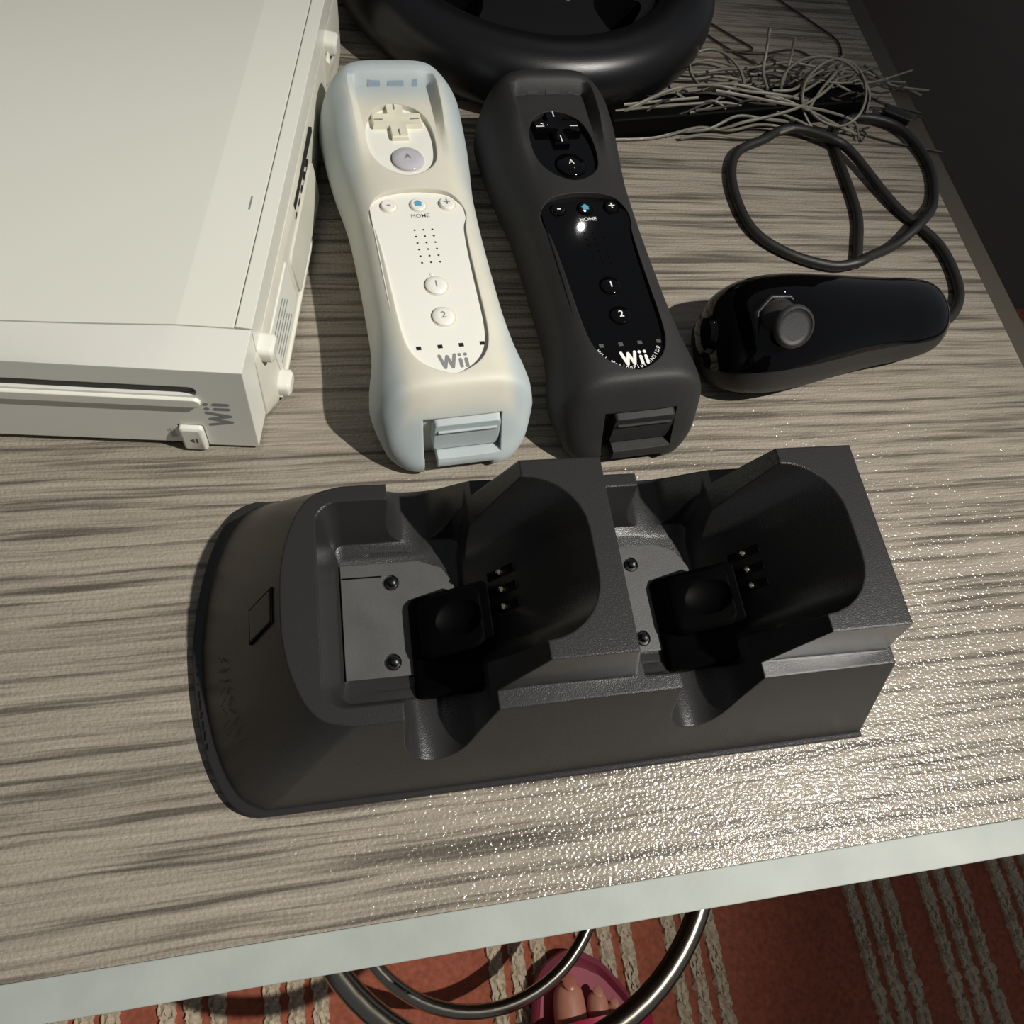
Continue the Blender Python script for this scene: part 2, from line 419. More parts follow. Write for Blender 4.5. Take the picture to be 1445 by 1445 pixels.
for t, idx in enumerate((7, 10, 13, 16, 19)):
    part('toe', toe_chain(idx), MT['skin'], pe)
    v = V[idx+2]; s = v[3]/11.5
    nail = G().lathe([(5.2*s, 0), (5.6*s, .6), (4.8*s, 1.2), (2*s, 1.6)], n=18)
    nail.v = [(x, y*1.2, z) for x, y, z in nail.v]
    part('toenail', nail.me(), MT['nail'] if t == 0 else MT['skin'], pe, (v[0], v[1]-1, v[2]+v[3]*.86), (R(-24), 0, 0))
sd = empty('slide_sandal', (172, -200, 10), table=False)
tag(sd, 'dark pink slide sandal with a magenta strap worn on the foot', 'sandal')
ol = [(129,-80),(133,-66),(141.5,-57),(152,-51),(162,-48),(172,-50),(180,-54),(190,-61),(198,-71),(206,-82),(213,-95),(221,-115),(222,-140),(216,-180),(209,-230),(206,-280),(195,-305),(172,-312),(150,-305),(139,-280),(135,-230),(129,-180),(123,-140),(124,-105)]
ol = [(x-172, y+200) for x, y in cr(ol, 4, True)]
def sc_(p, k): return [(x*k, (y+20)*k-20) for x, y in p]
part('sole', G().loft([[(x, y, 1) for x, y in sc_(ol, .97)], [(x, y, 6) for x, y in ol], [(x, y, 17) for x, y in ol], [(x, y, 19) for x, y in sc_(ol, .97)], [(x, y, 15) for x, y in sc_(ol, .93)]]).me(), MT['sandal'], sd)
part('footbed', G().prism(sc_(ol, .925), 14, 15.8).me(), MT['sandal_bed'], sd)
rings = []
for i in range(15):
    a = pi*i/14; y_out = 0
    row = []
    for (dy, rr_) in ((106, 0), (108, 3.5), (70, 4.5), (25, 3.5), (24, 0)):
        wv = 49+rr_; hz = 46+(106-dy)*.14+rr_
        row.append((wv*cos(a), dy-14*(1-sin(a)), 14+hz*sin(a)))
    rings.append(row)
part('strap', G().loft(rings).me(), MT['strap'], sd)
# ------------------------------------------------------------ twin charging dock
dk = empty('charging_dock', (0, 0, 0))
tag(dk, 'black two-bay charging dock with sloping cradles at the front of the table', 'charging dock')
CY = 93.2
def body_ring(z, t):
    """t 0 = table level, 1 = rim level (z 42)"""
    lo = [(-27, 42.6), (-30.5, 43.0), (-36.0, 46.4), (-40.6, 53.5), (-44.6, 65), (-47.2, 79), (-48.3, CY)]
    hi = [(3, 58.2), (-2.0, 58.5), (-8.6, 60.6), (-13.2, 66), (-16.6, 75), (-18.2, 84), (-18.5, CY)]
    f_lo, f_hi = (167, 43.2), (159.8, 59.2)
    m_lo, m_hi = (60, 42.8), (60, 58.7)
    h = []
    pts = [(f_lo, f_hi), (m_lo, m_hi), ((-18, 42.6), (12, 58.2))] + list(zip(lo, hi))
    pr = [((a[0]*(1-t)+b[0]*t), (a[1]*(1-t)+b[1]*t)) for a, b in pts]
    nose = cr(pr[2:], 4)
    half = pr[:2] + nose
    back = [(x, 2*CY-y) for x, y in half[::-1][1:]]
    return [(x, y, z) for x, y in half + back]
g = G().loft([body_ring(.3, 0), body_ring(2.8, 0.0), body_ring(3.4, .10), body_ring(42, 1)])
shell = g.me('dock', 30)
tow = []
for k in (0, 1):
    X = 78.6*k
    xr0, xr1 = (78.4, 72.0) if k == 0 else (79.6, 73.2)
    prof = lambda y, ins: [(24+X, y, 18), (xr0+X+1.0, y, 36), (xr1+X, y, 65.3), (48+X, y, 65.3), (37.5+X, y, 42), (33+X, y, 33)]
    a = [(24+X, 66.5, 18), (xr0+X+.5, 63.5, 40), (xr1+X, 64.6, 65.3), (48.5+X, 64.6, 65.3), (37.8+X, 63.5, 41.5), (31+X, 63.2, 30)]
    b = [(x, 2*CY-y, z) for x, y, z in a]
    a = [(30+X, 63.2, 24), (xr0+X+.8, 63.2, 38), (xr1+X, 64.8, 65.3), (48.5+X, 64.8, 65.3), (38+X, 63.4, 42.1)]
    b = [(x, 2*CY-y, z) for x, y, z in a]
    tow.append(G().loft([a, b]).me('t', 20))
shell = boolean(shell, tow, 'UNION')
cut = []
for k in (0, 1):
    X = 78.6*k
    l20, l43 = (-2.5, -8.6) if k == 0 else (77.8-X+3, 78.6-X+2)
    def rr3(x0, x1, y0, y1, r, z): return [(x, y, z) for x, y in rrect(x0+X, x1+X, y0, y1, r, 7)]
    # hand-drafted pocket, then the leaning rounded cradle, then the finger notch through both side walls
    rl = 7 if k == 0 else .6
    cut.append(G().loft([rr3(l20, 34, 72.6, 2*CY-72.6, (min(rl, 2), 3, 3, min(rl, 2)), 20), rr3(l20-1, 35, 68.3, 2*CY-68.3, (min(rl, 3), 3, 3, min(rl, 3)), 21.2),
                         rr3(l43, 37, 62.8, 2*CY-62.8, (rl, 3, 3, rl), 43.5)]).me('c', None))
    cut.append(G().loft([rr3(6, 31.5, 71.5, 2*CY-71.5, (1, 15, 15, 1), 20.05), rr3(8, 64.5+.6, 69.8, 2*CY-69.8, (1, 17, 17, 1), 65.3), rr3(8, 67.1, 69.8, 2*CY-69.8, (1, 17, 17, 1), 70)]).me('c', None))
    nt_ = [(12.6, 50), (12.6, 30), (13.6, 25.6), (16.2, 22.2), (20, 20.7), (24, 21), (27.5, 23), (30.5, 27), (33.3, 33), (38, 42.1), (41.5, 50)]
    nt_ = nt_[:1] + cr(nt_[1:-1], 3) + nt_[-1:]
    cut.append(G().extrude_y([(x+X, z) for x, z in nt_], 35, 152).me('c', None))
shell = boolean(shell, cut)
sh = part('housing', shell, MT['dock'], dk)
for k in (0, 1):
    X = 78.6*k
    x0 = -2.2 if k == 0 else 2.6
    pl = [(x0, 75.2), (24, 75.2), (29, 78), (32.5, 84), (33.5, CY), (32.5, 2*CY-84), (29, 2*CY-78), (22, 2*CY-75.2), (x0, 2*CY-75.2)]
    plate = G().prism([(x+X, y) for x, y in pl], 20.02, 21.0).me('p', None)
    holes = [G().lathe([(2.6, 19.5), (2.6, 23)], 12.8+X, 104.6, 16).me('h', None), G().lathe([(2.6, 19.5), (2.6, 23)], 11.6+X, 79.6, 16).me('h', None)]
    plate = boolean(plate, holes)
    part('pocket_plate', plate, MT['dock_floor'], dk)
    for hx, hy in ((12.8, 104.6), (11.6, 79.6)):
        sc = part('screw_post', G().lathe([(2.3, 20.03), (2.3, 20.5), (1.4, 20.6), (1.2, 22.0), (.6, 22.4)], hx+X+.6, hy, 14).me(), MT['black_satin'], dk)
    if k == 0: part('seam_line', G().box(-2+X, 10.2+X, 106.6, 107.1, 20.9, 21.08).me(), MT['black_deep'], dk)
    # dished tab by the cradle; shade put into its near-black colour and slope
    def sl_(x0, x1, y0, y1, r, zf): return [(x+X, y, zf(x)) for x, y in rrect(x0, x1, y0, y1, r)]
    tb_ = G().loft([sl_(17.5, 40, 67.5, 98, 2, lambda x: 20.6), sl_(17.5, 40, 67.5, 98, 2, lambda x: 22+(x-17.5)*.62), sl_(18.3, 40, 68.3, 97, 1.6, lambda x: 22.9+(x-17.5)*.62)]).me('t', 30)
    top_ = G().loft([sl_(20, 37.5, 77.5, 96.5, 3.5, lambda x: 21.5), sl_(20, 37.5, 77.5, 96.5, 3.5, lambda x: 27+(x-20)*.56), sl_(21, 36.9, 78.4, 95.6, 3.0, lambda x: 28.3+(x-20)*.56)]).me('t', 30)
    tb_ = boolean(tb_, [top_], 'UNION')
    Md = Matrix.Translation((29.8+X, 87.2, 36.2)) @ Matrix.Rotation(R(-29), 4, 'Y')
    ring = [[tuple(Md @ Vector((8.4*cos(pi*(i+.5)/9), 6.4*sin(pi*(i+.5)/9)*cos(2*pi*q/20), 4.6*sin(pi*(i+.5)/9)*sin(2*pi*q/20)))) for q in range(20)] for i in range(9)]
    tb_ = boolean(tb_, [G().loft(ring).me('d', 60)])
    part('shade_black_tab', tb_, MT['black_deep'], dk)
    # charging contacts in slots on the leaning cradle wall
    for cy_ in (99.2, 93.7, 88.4):
        zc = 37.5; xc = 31.5 + (65.1-31.5)*(zc-20)/45.3
        ang = math.atan2(45.3, 33.6)
        Mr = Matrix.Translation((xc+X, cy_, zc)) @ Matrix.Rotation(-ang, 4, 'Y')
        part('contact_slot', G().box(-5.5, 5.5, -1.25, 1.25, -.3, .35).xf(Mr).me(), MT['black_deep'], dk)
        pin = G().lathe([(1.0, 0), (1.0, 1.2), (.6, 1.7), (.2, 1.9)], n=12).xf(Mr)
        part('contact_pin', pin.me(), MT['metal'], dk)
# inset indicator window on the sloping nose
def nose_pt(y, t):
    lo_x = -48.3 + .0035*abs(y-CY)**2; hi_x = -18.6 + .0035*abs(y-CY)**2
    return Vector((lo_x*(1-t)+hi_x*t, CY+(y-CY)*(1-t*.0), 42*t))
a, b, c, d = nose_pt(96.6, .68), nose_pt(99.5, .92), nose_pt(89.2, .92), nose_pt(86.4, .68)
nrm = (b-a).cross(d-a).normalized(); nrm = nrm if nrm.z > 0 else -nrm
def slab(pts, h0, h1): return G().loft([[tuple(p+nrm*h0) for p in pts], [tuple(p+nrm*h1) for p in pts]])
cc = (a+b+c+d)/4
win = part('indicator_window', slab([a, b, c, d], -.6, .35).me(), MT['black_deep'], dk)
part('window_face', slab([cc+(p-cc)*.88 for p in (a, b, c, d)], -.4, .45).me(), MT['dock'], win)
# worn, unreadable raised lettering low on the nose
rr = random.Random(5)
g = G()
for k in range(9):
    y = 62+k*3.1
    p = nose_pt(y, .34)
    e1 = Vector((.35, rr.uniform(-.5, .5), .5)).normalized()*rr.uniform(1.4, 2.4)
    q = Vector((-.72, 0, .69))*.2
    g.tube([tuple(p+q-e1), tuple(p+q+e1)], .22, 5)
part('raised_marks', g.me(), MT['dock'], dk)
# ------------------------------------------------------------ remotes in silicone sleeves
def stations():
    K = [(-10.5, 10, 26, 15), (-10.0, 15, 30, 10), (-8.6, 20.5, 34, 6), (-6, 25, 36.0, 3), (-2, 28, 36.4, 1.2), (5, 30, 36.4, .3), (15, 29.6, 36.2, 0), (27, 29.0, 36.2, 0),
         (40, 27.6, 36.2, 0), (55, 25.6, 36.2, 0), (75, 24.8, 36.2, 0), (100, 24.8, 36.2, 0), (115, 25.2, 36.2, 0), (125, 26.6, 36.2, 0), (133, 28.6, 36.2, 0),
         (139, 29.4, 36.2, 0), (143, 29.0, 36.0, 0), (145.5, 28.5, 34.3, 0), (149, 27.2, 28, 0), (153, 25.4, 20, 0), (156, 22.6, 14, .3), (158.4, 19.0, 10, 1), (159.6, 15.5, 7.6, 2.4)]
    return cr(K, 3)
def sleeve(rim_h=5.6):
    rings = []; n = 72
    for u, w, zt, zb in stations():
        wt = min(w*.86, 21.8) if u > 0 else w*.78
        if u < 45: wt = max(wt, w*(.80)) 
        ring = []
        for k in range(n):
            a = 2*pi*k/n; c, s = cos(a), sin(a); e = 2/4.2
            x = math.copysign(abs(c)**e, c); z = math.copysign(abs(s)**e, s)
            t = (z+1)/2
            sc = 1-(1-wt/w)*max(0, (t-.45)/.55)**1.5 if t > .45 else 1-.10*((.45-t)/.45)**2
            X = w*x*sc; Z = zb+(zt-zb)*t
            if t > .55:
                d = max(abs(X)-14.2, (2.4-u)); d = max(0, min(1, d/3.4)); d = d*d*(3-2*d)
                fade = 1 if u < 18 else max(0, 1-(u-18)/34)
                fo = 1 if u > -6 else max(0, (u+10.5)/4.5)
                Z += rim_h*d*fade*fade*fo*min(1, (t-.55)/.4)
            ring.append((X, -u, Z))
        rings.append(ring)
    return G().loft(rings)
EGG = [(12.2, -1.5), (13.6, -7), (18.5, -12.0), (26, -14.4), (35, -14.5), (42, -12.8), (48, -8.4), (51, -1.5), (48.6, 5.6), (43.5, 10), (35, 11.6), (26, 11.4), (18.5, 9.2), (13.8, 4.2)]
PAN = [(57.6, -1.5), (58.3, -9), (60, -14.5), (63.5, -18), (68, -19.7), (72.5, -19), (77, -17.9), (88, -17.2), (104, -16.8), (120, -16.4), (129, -15.3), (135, -12.6), (139, -8), (141.4, -1.5),
       (139, 5), (135, 9.6), (129, 12.4), (120, 13.6), (104, 13.9), (88, 14.3), (77, 15), (72.5, 16.2), (68, 16.8), (63.5, 15), (60, 11.5), (58.3, 6)]
def build_remote(root, M_):
    """M_: materials for sleeve, body, pad, button, logo, small print, led, hole, a_button"""
    sl = sleeve().me('sleeve', 40)
    def op(poly, z0): return G().loft([[(v, -u, z0) for u, v in poly], [(v*1.04-.06*(-1.5), -u, 46) for u, v in poly]]).me('c', None)
    cuts = [op(cr([(u, v+.6) for u, v in EGG], 4, True), 33.2), op(cr([(u, v+.6) for u, v in PAN], 3, True), 33.2)]
    # open end: connector recess, flap slit and strap notch
    cuts.append(G().box(-13, 15, -170, -149.5, 9.5, 24).me('c', None))
    cuts.append(G().box(-8, 12.5, -172, -150, -3, 5.5).me('c', None))
    cuts.append(G().box(-12.8, -8.0, -172, -149.6, -3, 12).me('c', None))
    sl = boolean(sl, cuts, smooth=40)
    part('silicone_sleeve', sl, M_['sleeve'], root)
    b = [[(x, y, z) for x, y in rrect(-17.6, 17.6, -147.2, -.8, 3)] for z in (4.0,)]
    shell = G().loft([[(x, y, 3.2) for x, y in rrect(-15, 15, -146, -2, 2)], [(x, y, 8) for x, y in rrect(-18, 18, -146, -.2, 3)], [(x, y, 30) for x, y in rrect(-18, 18, -144.6, -.2, 3)], [(x, y, 34) for x, y in rrect(-18.1, 16.9, -142, -2, 3)]])
    part('shell', shell.me(), M_['body'], root)
    # connector cover with its lines, in the sleeve's open end
    fl_ = G().loft([[(x, -149.7, z) for x, z in rrect(-9.5, 14.5, 10, 23.6, 1.5)], [(x, -153.2-(24-z)*.14, z) for x, z in rrect(-9.2, 14.2, 10.4, 23, 1.5)]])
    fp = part('connector_flap', fl_.me(), M_['flap'], root)
    part('flap_ridge', G().box(-8, 13, -154.6, -153.2, 19.6, 20.2).me(), M_['flap'], fp)
    part('strap_anchor', G().loft([[(x, -150, z) for x, z in rrect(-4, 11, 5.4, 8.6, 1.4)], [(x, -157.6, z) for x, z in rrect(-3, 10, 5.8, 8.2, 1.2)]]).me(), M_['pad'], root)
    Z = 34.0
    for v0, v1 in ((-9.5, -4.5), (-1.5, 5), (8.5, 10.5)):
        part('sleeve_window', G().loft([[(v0, -2.2+o, 36.3), (v1, -2.2+o, 36.3), (v1, .9+o, 40.8), (v0, .9+o, 40.8)] for o in (-.5, .15)]).me(), M_['window'], root)
    # directional pad, dished cross
    cx, cy = -.8, -20.6
    aw, al = 3.3, 9.8
    cross = [(-aw, -al), (aw, -al), (aw, -aw), (al, -aw), (al, aw), (aw, aw), (aw, al), (-aw, al), (-aw, aw), (-al, aw), (-al, -aw), (-aw, -aw)]
    dp = part('direction_pad', G().loft([[(cx+x, cy+y, Z-.5) for x, y in cross], [(cx+x, cy+y, Z+1.5) for x, y in cross], [(cx+x*.94, cy+y*.94, Z+2.0) for x, y in cross], [(cx+x*.45, cy+y*.45, Z+1.6) for x, y in cross]]).me('x', 25), M_['pad'], root)
    for dx, dy in ((0, 1), (1, 0), (0, -1), (-1, 0)):
        part('pad_mark', G().box(-.22, .22, -1.7, 1.7, 0, .12).xf(Matrix.Translation((cx+dx*7.2, cy+dy*7.2, Z+2.0)) @ Matrix.Rotation(0 if dx == 0 else pi/2, 4, 'Z')).me(), M_['mark'], dp)
    def button(name, u, v, r, h, m_, n=28):
        return part(name, G().lathe([(r+.15, Z-.3), (r+.05, Z+h*.55), (r*.86, Z+h), (r*.45, Z+h*1.02)], v, -u, n).me('b', 40), m_, root)
    def ring(u, v, r):
        part('button_gap', G().lathe([(r+.55, Z-.2), (r+.55, Z+.03)], v, -u, 28).me(), M_['gap'], root)
    ring(40.8, .2, 6.0); ab = button('a_button', 40.8, .2, 6.0, 1.6, M_['a'])
    text('letter', 'A', 3.4, M_['mark'], ab, frame4((.2, -40.6, Z+1.85), (1, 0, 0), (0, 1, 0)))
    for nm, u, v, r, ch in (('minus_button', 64.2, -11, 2.9, '-'), ('plus_button', 64.2, 11, 2.9, '+'), ('one_button', 102.5, -.2, 3.9, '1'), ('two_button', 116.3, -.2, 3.9, '2')):
        ring(u, v, r); bb = button(nm, u, v, r, 1.1, M_['button'])
        text('symbol', ch, 5.2 if ch in '-+' else 3.9, M_['mark'], bb, frame4((v, -u, Z+1.2), (1, 0, 0), (0, 1, 0)))
    ring(64.2, 0, 2.9); hb = button('home_button', 64.2, 0, 2.9, .9, M_['button'])
    hs_ = G(); pts = [(-1.25, -1.05), (1.25, -1.05), (1.25, .35), (1.7, .35), (0, 1.75), (-1.7, .35), (-1.25, .35)]
    hs_.prism([(x, y) for x, y in pts], 0, .1); part('home_symbol', hs_.xf(Matrix.Translation((0, -64.2, Z+.95))).me(), MT['blue_print'], hb)
    text('printed_word', 'HOME', 2.5, M_['mark'], root, frame4((0, -69.4, Z+.05), (1, 0, 0), (0, 1, 0)))
    for i in range(6):
        for j in range(3):
            part('speaker_hole', G().lathe([(.42, Z-.2), (.42, Z+.04)], (j-1)*3.3, -(76.2+i*3.1), 10).me(), M_['hole'], root)
    for i, v in enumerate((-11.1, -3.7, 3.7, 11.1)):
        part('player_light', G().box(v-.85, v+.85, -129.4, -127.9, Z-.2, Z+.06).me(), M_['led'], root)
    stroke_logo('maker_logo', 5.5, M_['logo'], root, frame4((-4.9, -138.0, Z+.03), (1, 0, 0), (0, 1, 0)), th=.22)
    part('sync_dot', G().lathe([(.5, Z-.2), (.5, Z+.2)], -1, -97.2, 10).me(), M_['button'], root)

rw = empty('game_remote', (28.4, 312.4, 0), .0836)
tag(rw, 'white game remote in a clear frosted silicone sleeve beside the console', 'game remote')
build_remote(rw, dict(sleeve=MT['frost'], body=MT['remote_white'], pad=MT['pad_white'], button=MT['remote_white'], mark=MT['grey_print'], gap=MT['cream'], a=MT['clear'], flap=MT['frost'],
                      hole=MT['hole'], led=MT['led'], logo=MT['grey_print'], window=MT['window_blue']))
rb = empty('game_remote', (93.7, 312.2, 0), .0813)
tag(rb, 'black game remote in a black silicone sleeve in front of the steering wheel', 'game remote')
build_remote(rb, dict(sleeve=MT['rubber'], body=MT['black_gloss'], pad=MT['black_gloss'], button=MT['black_gloss'], mark=MT['white_print'], gap=MT['black_deep'], a=MT['black_gloss'], flap=MT['rubber'],
                      hole=MT['black_deep'], led=MT['led_grey'], logo=MT['white_print'], window=MT['rubber']))
# small lettering that follows the lower rim of the black face
arc = 'Wii MotionPlus INSIDE'
Rr = 17.5; cx, cu_ = -1.3, 140.6-19.2
for i, ch in enumerate(arc):
    a = R(-58 + 116*(i+.5)/len(arc))
    if ch == ' ': continue
    x = cx + Rr*.80*sin(a); y = -(cu_ + Rr*cos(a))
    tx = Vector((.78*cos(a), sin(a), 0)).normalized()
    text('printed_letter', ch, 2.0, MT['white_print'], rb, frame4((x, y, 34.06), tx, Vector((-tx.y, tx.x, 0))))
# ------------------------------------------------------------ game console
co = empty('game_console', (-27.8, 166.1, 0), -.178)
tag(co, 'white game console lying flat on the left side of the table', 'game console')
def fy(x): return .0815*x
W_ = -157.0
def ztop(x, f=1.0): return 46.0 if x > -22.5 else 46.0 - f*(.09*min(100, -22.5-x) - .00045*min(100, -22.5-x)**2)
# core
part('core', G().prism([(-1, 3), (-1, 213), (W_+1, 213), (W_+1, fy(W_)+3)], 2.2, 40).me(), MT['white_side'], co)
xs = [0, -5.0, -14, -22.4, -26, -32, -40, -50, -60, -71, -84, -97, -110, -122.5, W_]
def sect(y_of, xs_, z0, f):
    up = [(x, y_of(x), ztop(x, f)) for x in xs_]; dn = [(x, y_of(x), z0) for x in xs_[::-1]]
    return up+dn
fc = G().loft([sect(lambda x: fy(x), xs, 2, 0), sect(lambda x: fy(x)+4, xs, 2, .6), sect(lambda x: fy(x)+16.6, xs, 2, 1)]).me('f', 30)
d = Vector((-.9965, -.0815, 0)); nn = Vector((.0815, -.9965, 0))
def FM(s, z, o=0): return Vector((0, 0, z)) + d*s + nn*o
def fbox(s0, s1, z0, z1, o0, o1, r=0):
    pl = rrect(s0, s1, z0, z1, r) if r else [(s0, z0), (s1, z0), (s1, z1), (s0, z1)]
    return G().loft([[tuple(FM(a, b, o0)) for a, b in pl], [tuple(FM(a, b, o1)) for a, b in pl]])
fc = boolean(fc, [fbox(15.2, 139, 32.4, 37.2, -6, 3, 2.2).me('c', None), fbox(16.5, 25, -2, 14.9, -3, 2, 1).me('c', None), fbox(25, 130, -2, 3.4, -9, 3).me('c', None)])
part('front_cover', fc, MT['white_face'], co)
part('disc_slot', fbox(15.6, 138.5, 32.8, 36.8, -5.5, -1.2, 1.8).me(), MT['slot'], co)
part('slot_lip', G().loft([[tuple(FM(a, b, -1)) for a, b in rrect(14.6, 139.5, 26.4, 31.6, 2.2)], [tuple(FM(a, b, 1.2)) for a, b in rrect(15, 139, 27.2, 31.2, 1.8)]]).me(), MT['white'], co)
eb = part('eject_button', G().loft([[tuple(FM(a, b, -2.5)) for a, b in rrect(16.8, 24.6, .8, 14.4, 1.2)], [tuple(FM(a, b, 1.4)) for a, b in rrect(16.8, 24.6, .8, 14.4, 1.2)], [tuple(FM(a, b, 2)) for a, b in rrect(17.5, 23.9, 1.6, 13.6, .9)]]).me(), MT['white'], co)
tri = [(0, -1.3), (0, 1.3), (1.5, 0)]
part('eject_symbol', G().loft([[tuple(FM(20.4+a, 7.5+b, 2.0)) for a, b in tri], [tuple(FM(20.4+a, 7.5+b, 2.08)) for a, b in tri]]).add([tuple(FM(19.2+a, 7.5+b, 2.08)) for a, b in ((0, -1.4), (.6, -1.4), (.6, 1.4), (0, 1.4))], [(0, 1, 2, 3)]).me(), MT['dark_print'], eb)
text('printed_word', 'EJECT', 2.3, MT['faint_print'], co, frame4(tuple(FM(27.0, 9.4, .25)), (0, 0, 1), tuple(d)))
stroke_logo('maker_logo', 7.6, MT['grey_print'], co, frame4(tuple(FM(6.2, 15.4, .05)), (0, 0, 1), tuple(d)), th=.19)
# top panel behind the seam, with its shallow step, and the edge rail beside it
def top_sec(y_of, f=1): 
    xx = xs[1:]; xx = [x-.35 if i == 0 else x for i, x in enumerate(xx)]
    return [(x, y_of(x), ztop(x, f)) for x in xx] + [(x, y_of(x), 28) for x in xx[::-1]]
part('top_panel', G().loft([top_sec(lambda x: fy(x)+17.0), top_sec(lambda x: 214)]).me('t', 3), MT['white'], co)
part('edge_rail', G().box(-5.0, 0, 17.0, 214, 34, 46).me(), MT['white'], co)
part('scuff_mark', G().box(-9.6, -9.0, 66, 72, 45.9, 46.04).me(), MT['grey_print'], co)
# right-hand side: recessed groove, flared panel, vents, feet
sp_ = [(-1.2, 34), (.2, 33.6), (1.2, 31), (3.9, 9), (4.1, 4), (3.2, 1.6), (-1.2, 1.6)]
side = G().loft([[(x*.15, 13.5-0, z) for x, z in sp_], [(x, 19, z) for x, z in sp_], [(x, 96, z) for x, z in sp_], [(x*.4, 130, z) for x, z in sp_], [(x*.4, 205, z) for x, z in sp_], [(x*.3, 213, z) for x, z in sp_]]).me('s', 30)
side = boolean(side, [G().box(-.5, 9, 86, 128, 28.6, 31.0).me('c', None)] + [G().box(.4, 9, 84+7*i, 87.5+7*i, 25.2, 26.6).me('c', None) for i in range(5)])
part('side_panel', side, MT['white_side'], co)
part('vent_slot', G().box(-1, 1.75, 86.2, 127.8, 28.7, 30.9).me(), MT['slot'], co)
for i in range(5): part('vent_hole', G().box(.1, 1.95, 84.2+7*i, 87.3+7*i, 25.3, 26.5).me(), MT['slot'], co)
def sx(z): return 1.2+(31-z)*2.7/22
def sbox(y0, y1, z0, z1, h, nz=1, r=1.2):
    pl = rrect(y0, y1, z0, z1, r, 3)
    return G().loft([[(sx(z)-.4, y, z) for y, z in pl], [(sx(z)+h, y, z) for y, z in pl]])
part('label_plate', sbox(27, 62, 9, 28, .5).me(), MT['white_face'], co)
for i in range(6):
    part('label_line', G().loft([[(sx(z)+.5, y, z) for y, z in ((30, 11+2.6*i), (52-2*(i % 3), 11+2.6*i), (52-2*(i % 3), 11.7+2.6*i), (30, 11.7+2.6*i))], [(sx(z)+.6, y, z) for y, z in ((30, 11+2.6*i), (52-2*(i % 3), 11+2.6*i), (52-2*(i % 3), 11.7+2.6*i), (30, 11.7+2.6*i))]]).me(), MT['grey_print'], co)
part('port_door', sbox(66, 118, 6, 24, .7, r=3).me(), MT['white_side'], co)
part('panel_ridge', sbox(20, 96, 3.6, 4.8, .8, r=.5).me(), MT['white'], co)
for y, z in ((21, 31), (24, 7), (178, 31)):
    ft = rrect(y-4, y+5, z-3.4, z+3.4, 2.2, 4)
    part('foot', G().loft([[(sx(min(z, 31))-1.5, a, b) for a, b in ft], [(sx(min(z, 31))+3.0, a, b) for a, b in ft], [(sx(min(z, 31))+4.0, y+.5+(a-y-.5)*.75, z+(b-z)*.75) for a, b in ft]]).me(), MT['white'], co)
part('wrapped_plug', G().loft([[(x, 170+q*18/6, z) for x, z in [(1.4+1.8*cos(t*pi/4)*(1+.3*sin(5*q+t)), 24+6*sin(t*pi/4)*(1+.2*cos(4*q+2*t))) for t in range(8)]] for q in range(7)]).me(), MT['white'], co)
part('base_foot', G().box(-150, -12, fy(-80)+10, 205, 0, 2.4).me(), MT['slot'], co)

# ------------------------------------------------------------ steering wheel shell
wh = empty('steering_wheel', (106, 430, 0))
tag(wh, 'black plastic toy steering wheel lying flat behind the remotes', 'steering wheel')
prof = [(15.5*math.copysign(abs(cos(a))**.85, cos(a)), 17.2+16.2*math.copysign(abs(sin(a))**.9, sin(a))) for a in [2*pi*k/28 for k in range(28)]]
rings = []
n = 96
vs = []; fs = []
for i in range(n):
    th = 2*pi*i/n; Rm = 82.5
    for x, z in prof: vs.append(((Rm+x)*cos(th), (Rm+x)*sin(th), z))
m_ = len(prof)
for i in range(n):
    for j in range(m_): fs.append((i*m_+j, ((i+1) % n)*m_+j, ((i+1) % n)*m_+(j+1) % m_, i*m_+(j+1) % m_))
part('rim', G().add(vs, fs).me('rim', 80), MT['wheel'], wh)
hub = G().loft([[(x, y, z) for x, y in rrect(-74, 74, -26, 26, 8)] for z in (4, 26)] + [[(x, y, 28.5) for x, y in rrect(-71, 71, -23.5, 23.5, 7)]]).me('h', 30)
hub = boolean(hub, [G().prism(rrect(-66, 66, -18.5, 18.5, 3), 10, 40).me('c', None)])
part('hub', hub, MT['wheel'], wh)
lw = G().loft([[(x, y, z) for x, y in cr([(-60, -24), (60, -24), (50, -52), (30, -70), (0, -76), (-30, -70), (-50, -52)], 4, True)] for z in (6, 22)]).me('l', 30)
lw = boolean(lw, [G().prism(cr([(28, -32), (52, -30), (46, -46), (34, -56)], 4, True), 0, 40).me('c', None), G().prism(cr([(-28, -32), (-52, -30), (-46, -46), (-34, -56)], 4, True), 0, 40).me('c', None)])
part('lower_spoke', lw, MT['wheel'], wh)
part('button_slot', G().box(14, 15.6, -34, -28, 21.6, 22.4).me(), MT['grey_print'], wh)
part('upper_spoke', G().loft([[(x, y, z) for x, y in [(-26, 22), (26, 22), (34, 76), (-34, 76)]] for z in (6, 22)]).me(), MT['wheel'], wh)

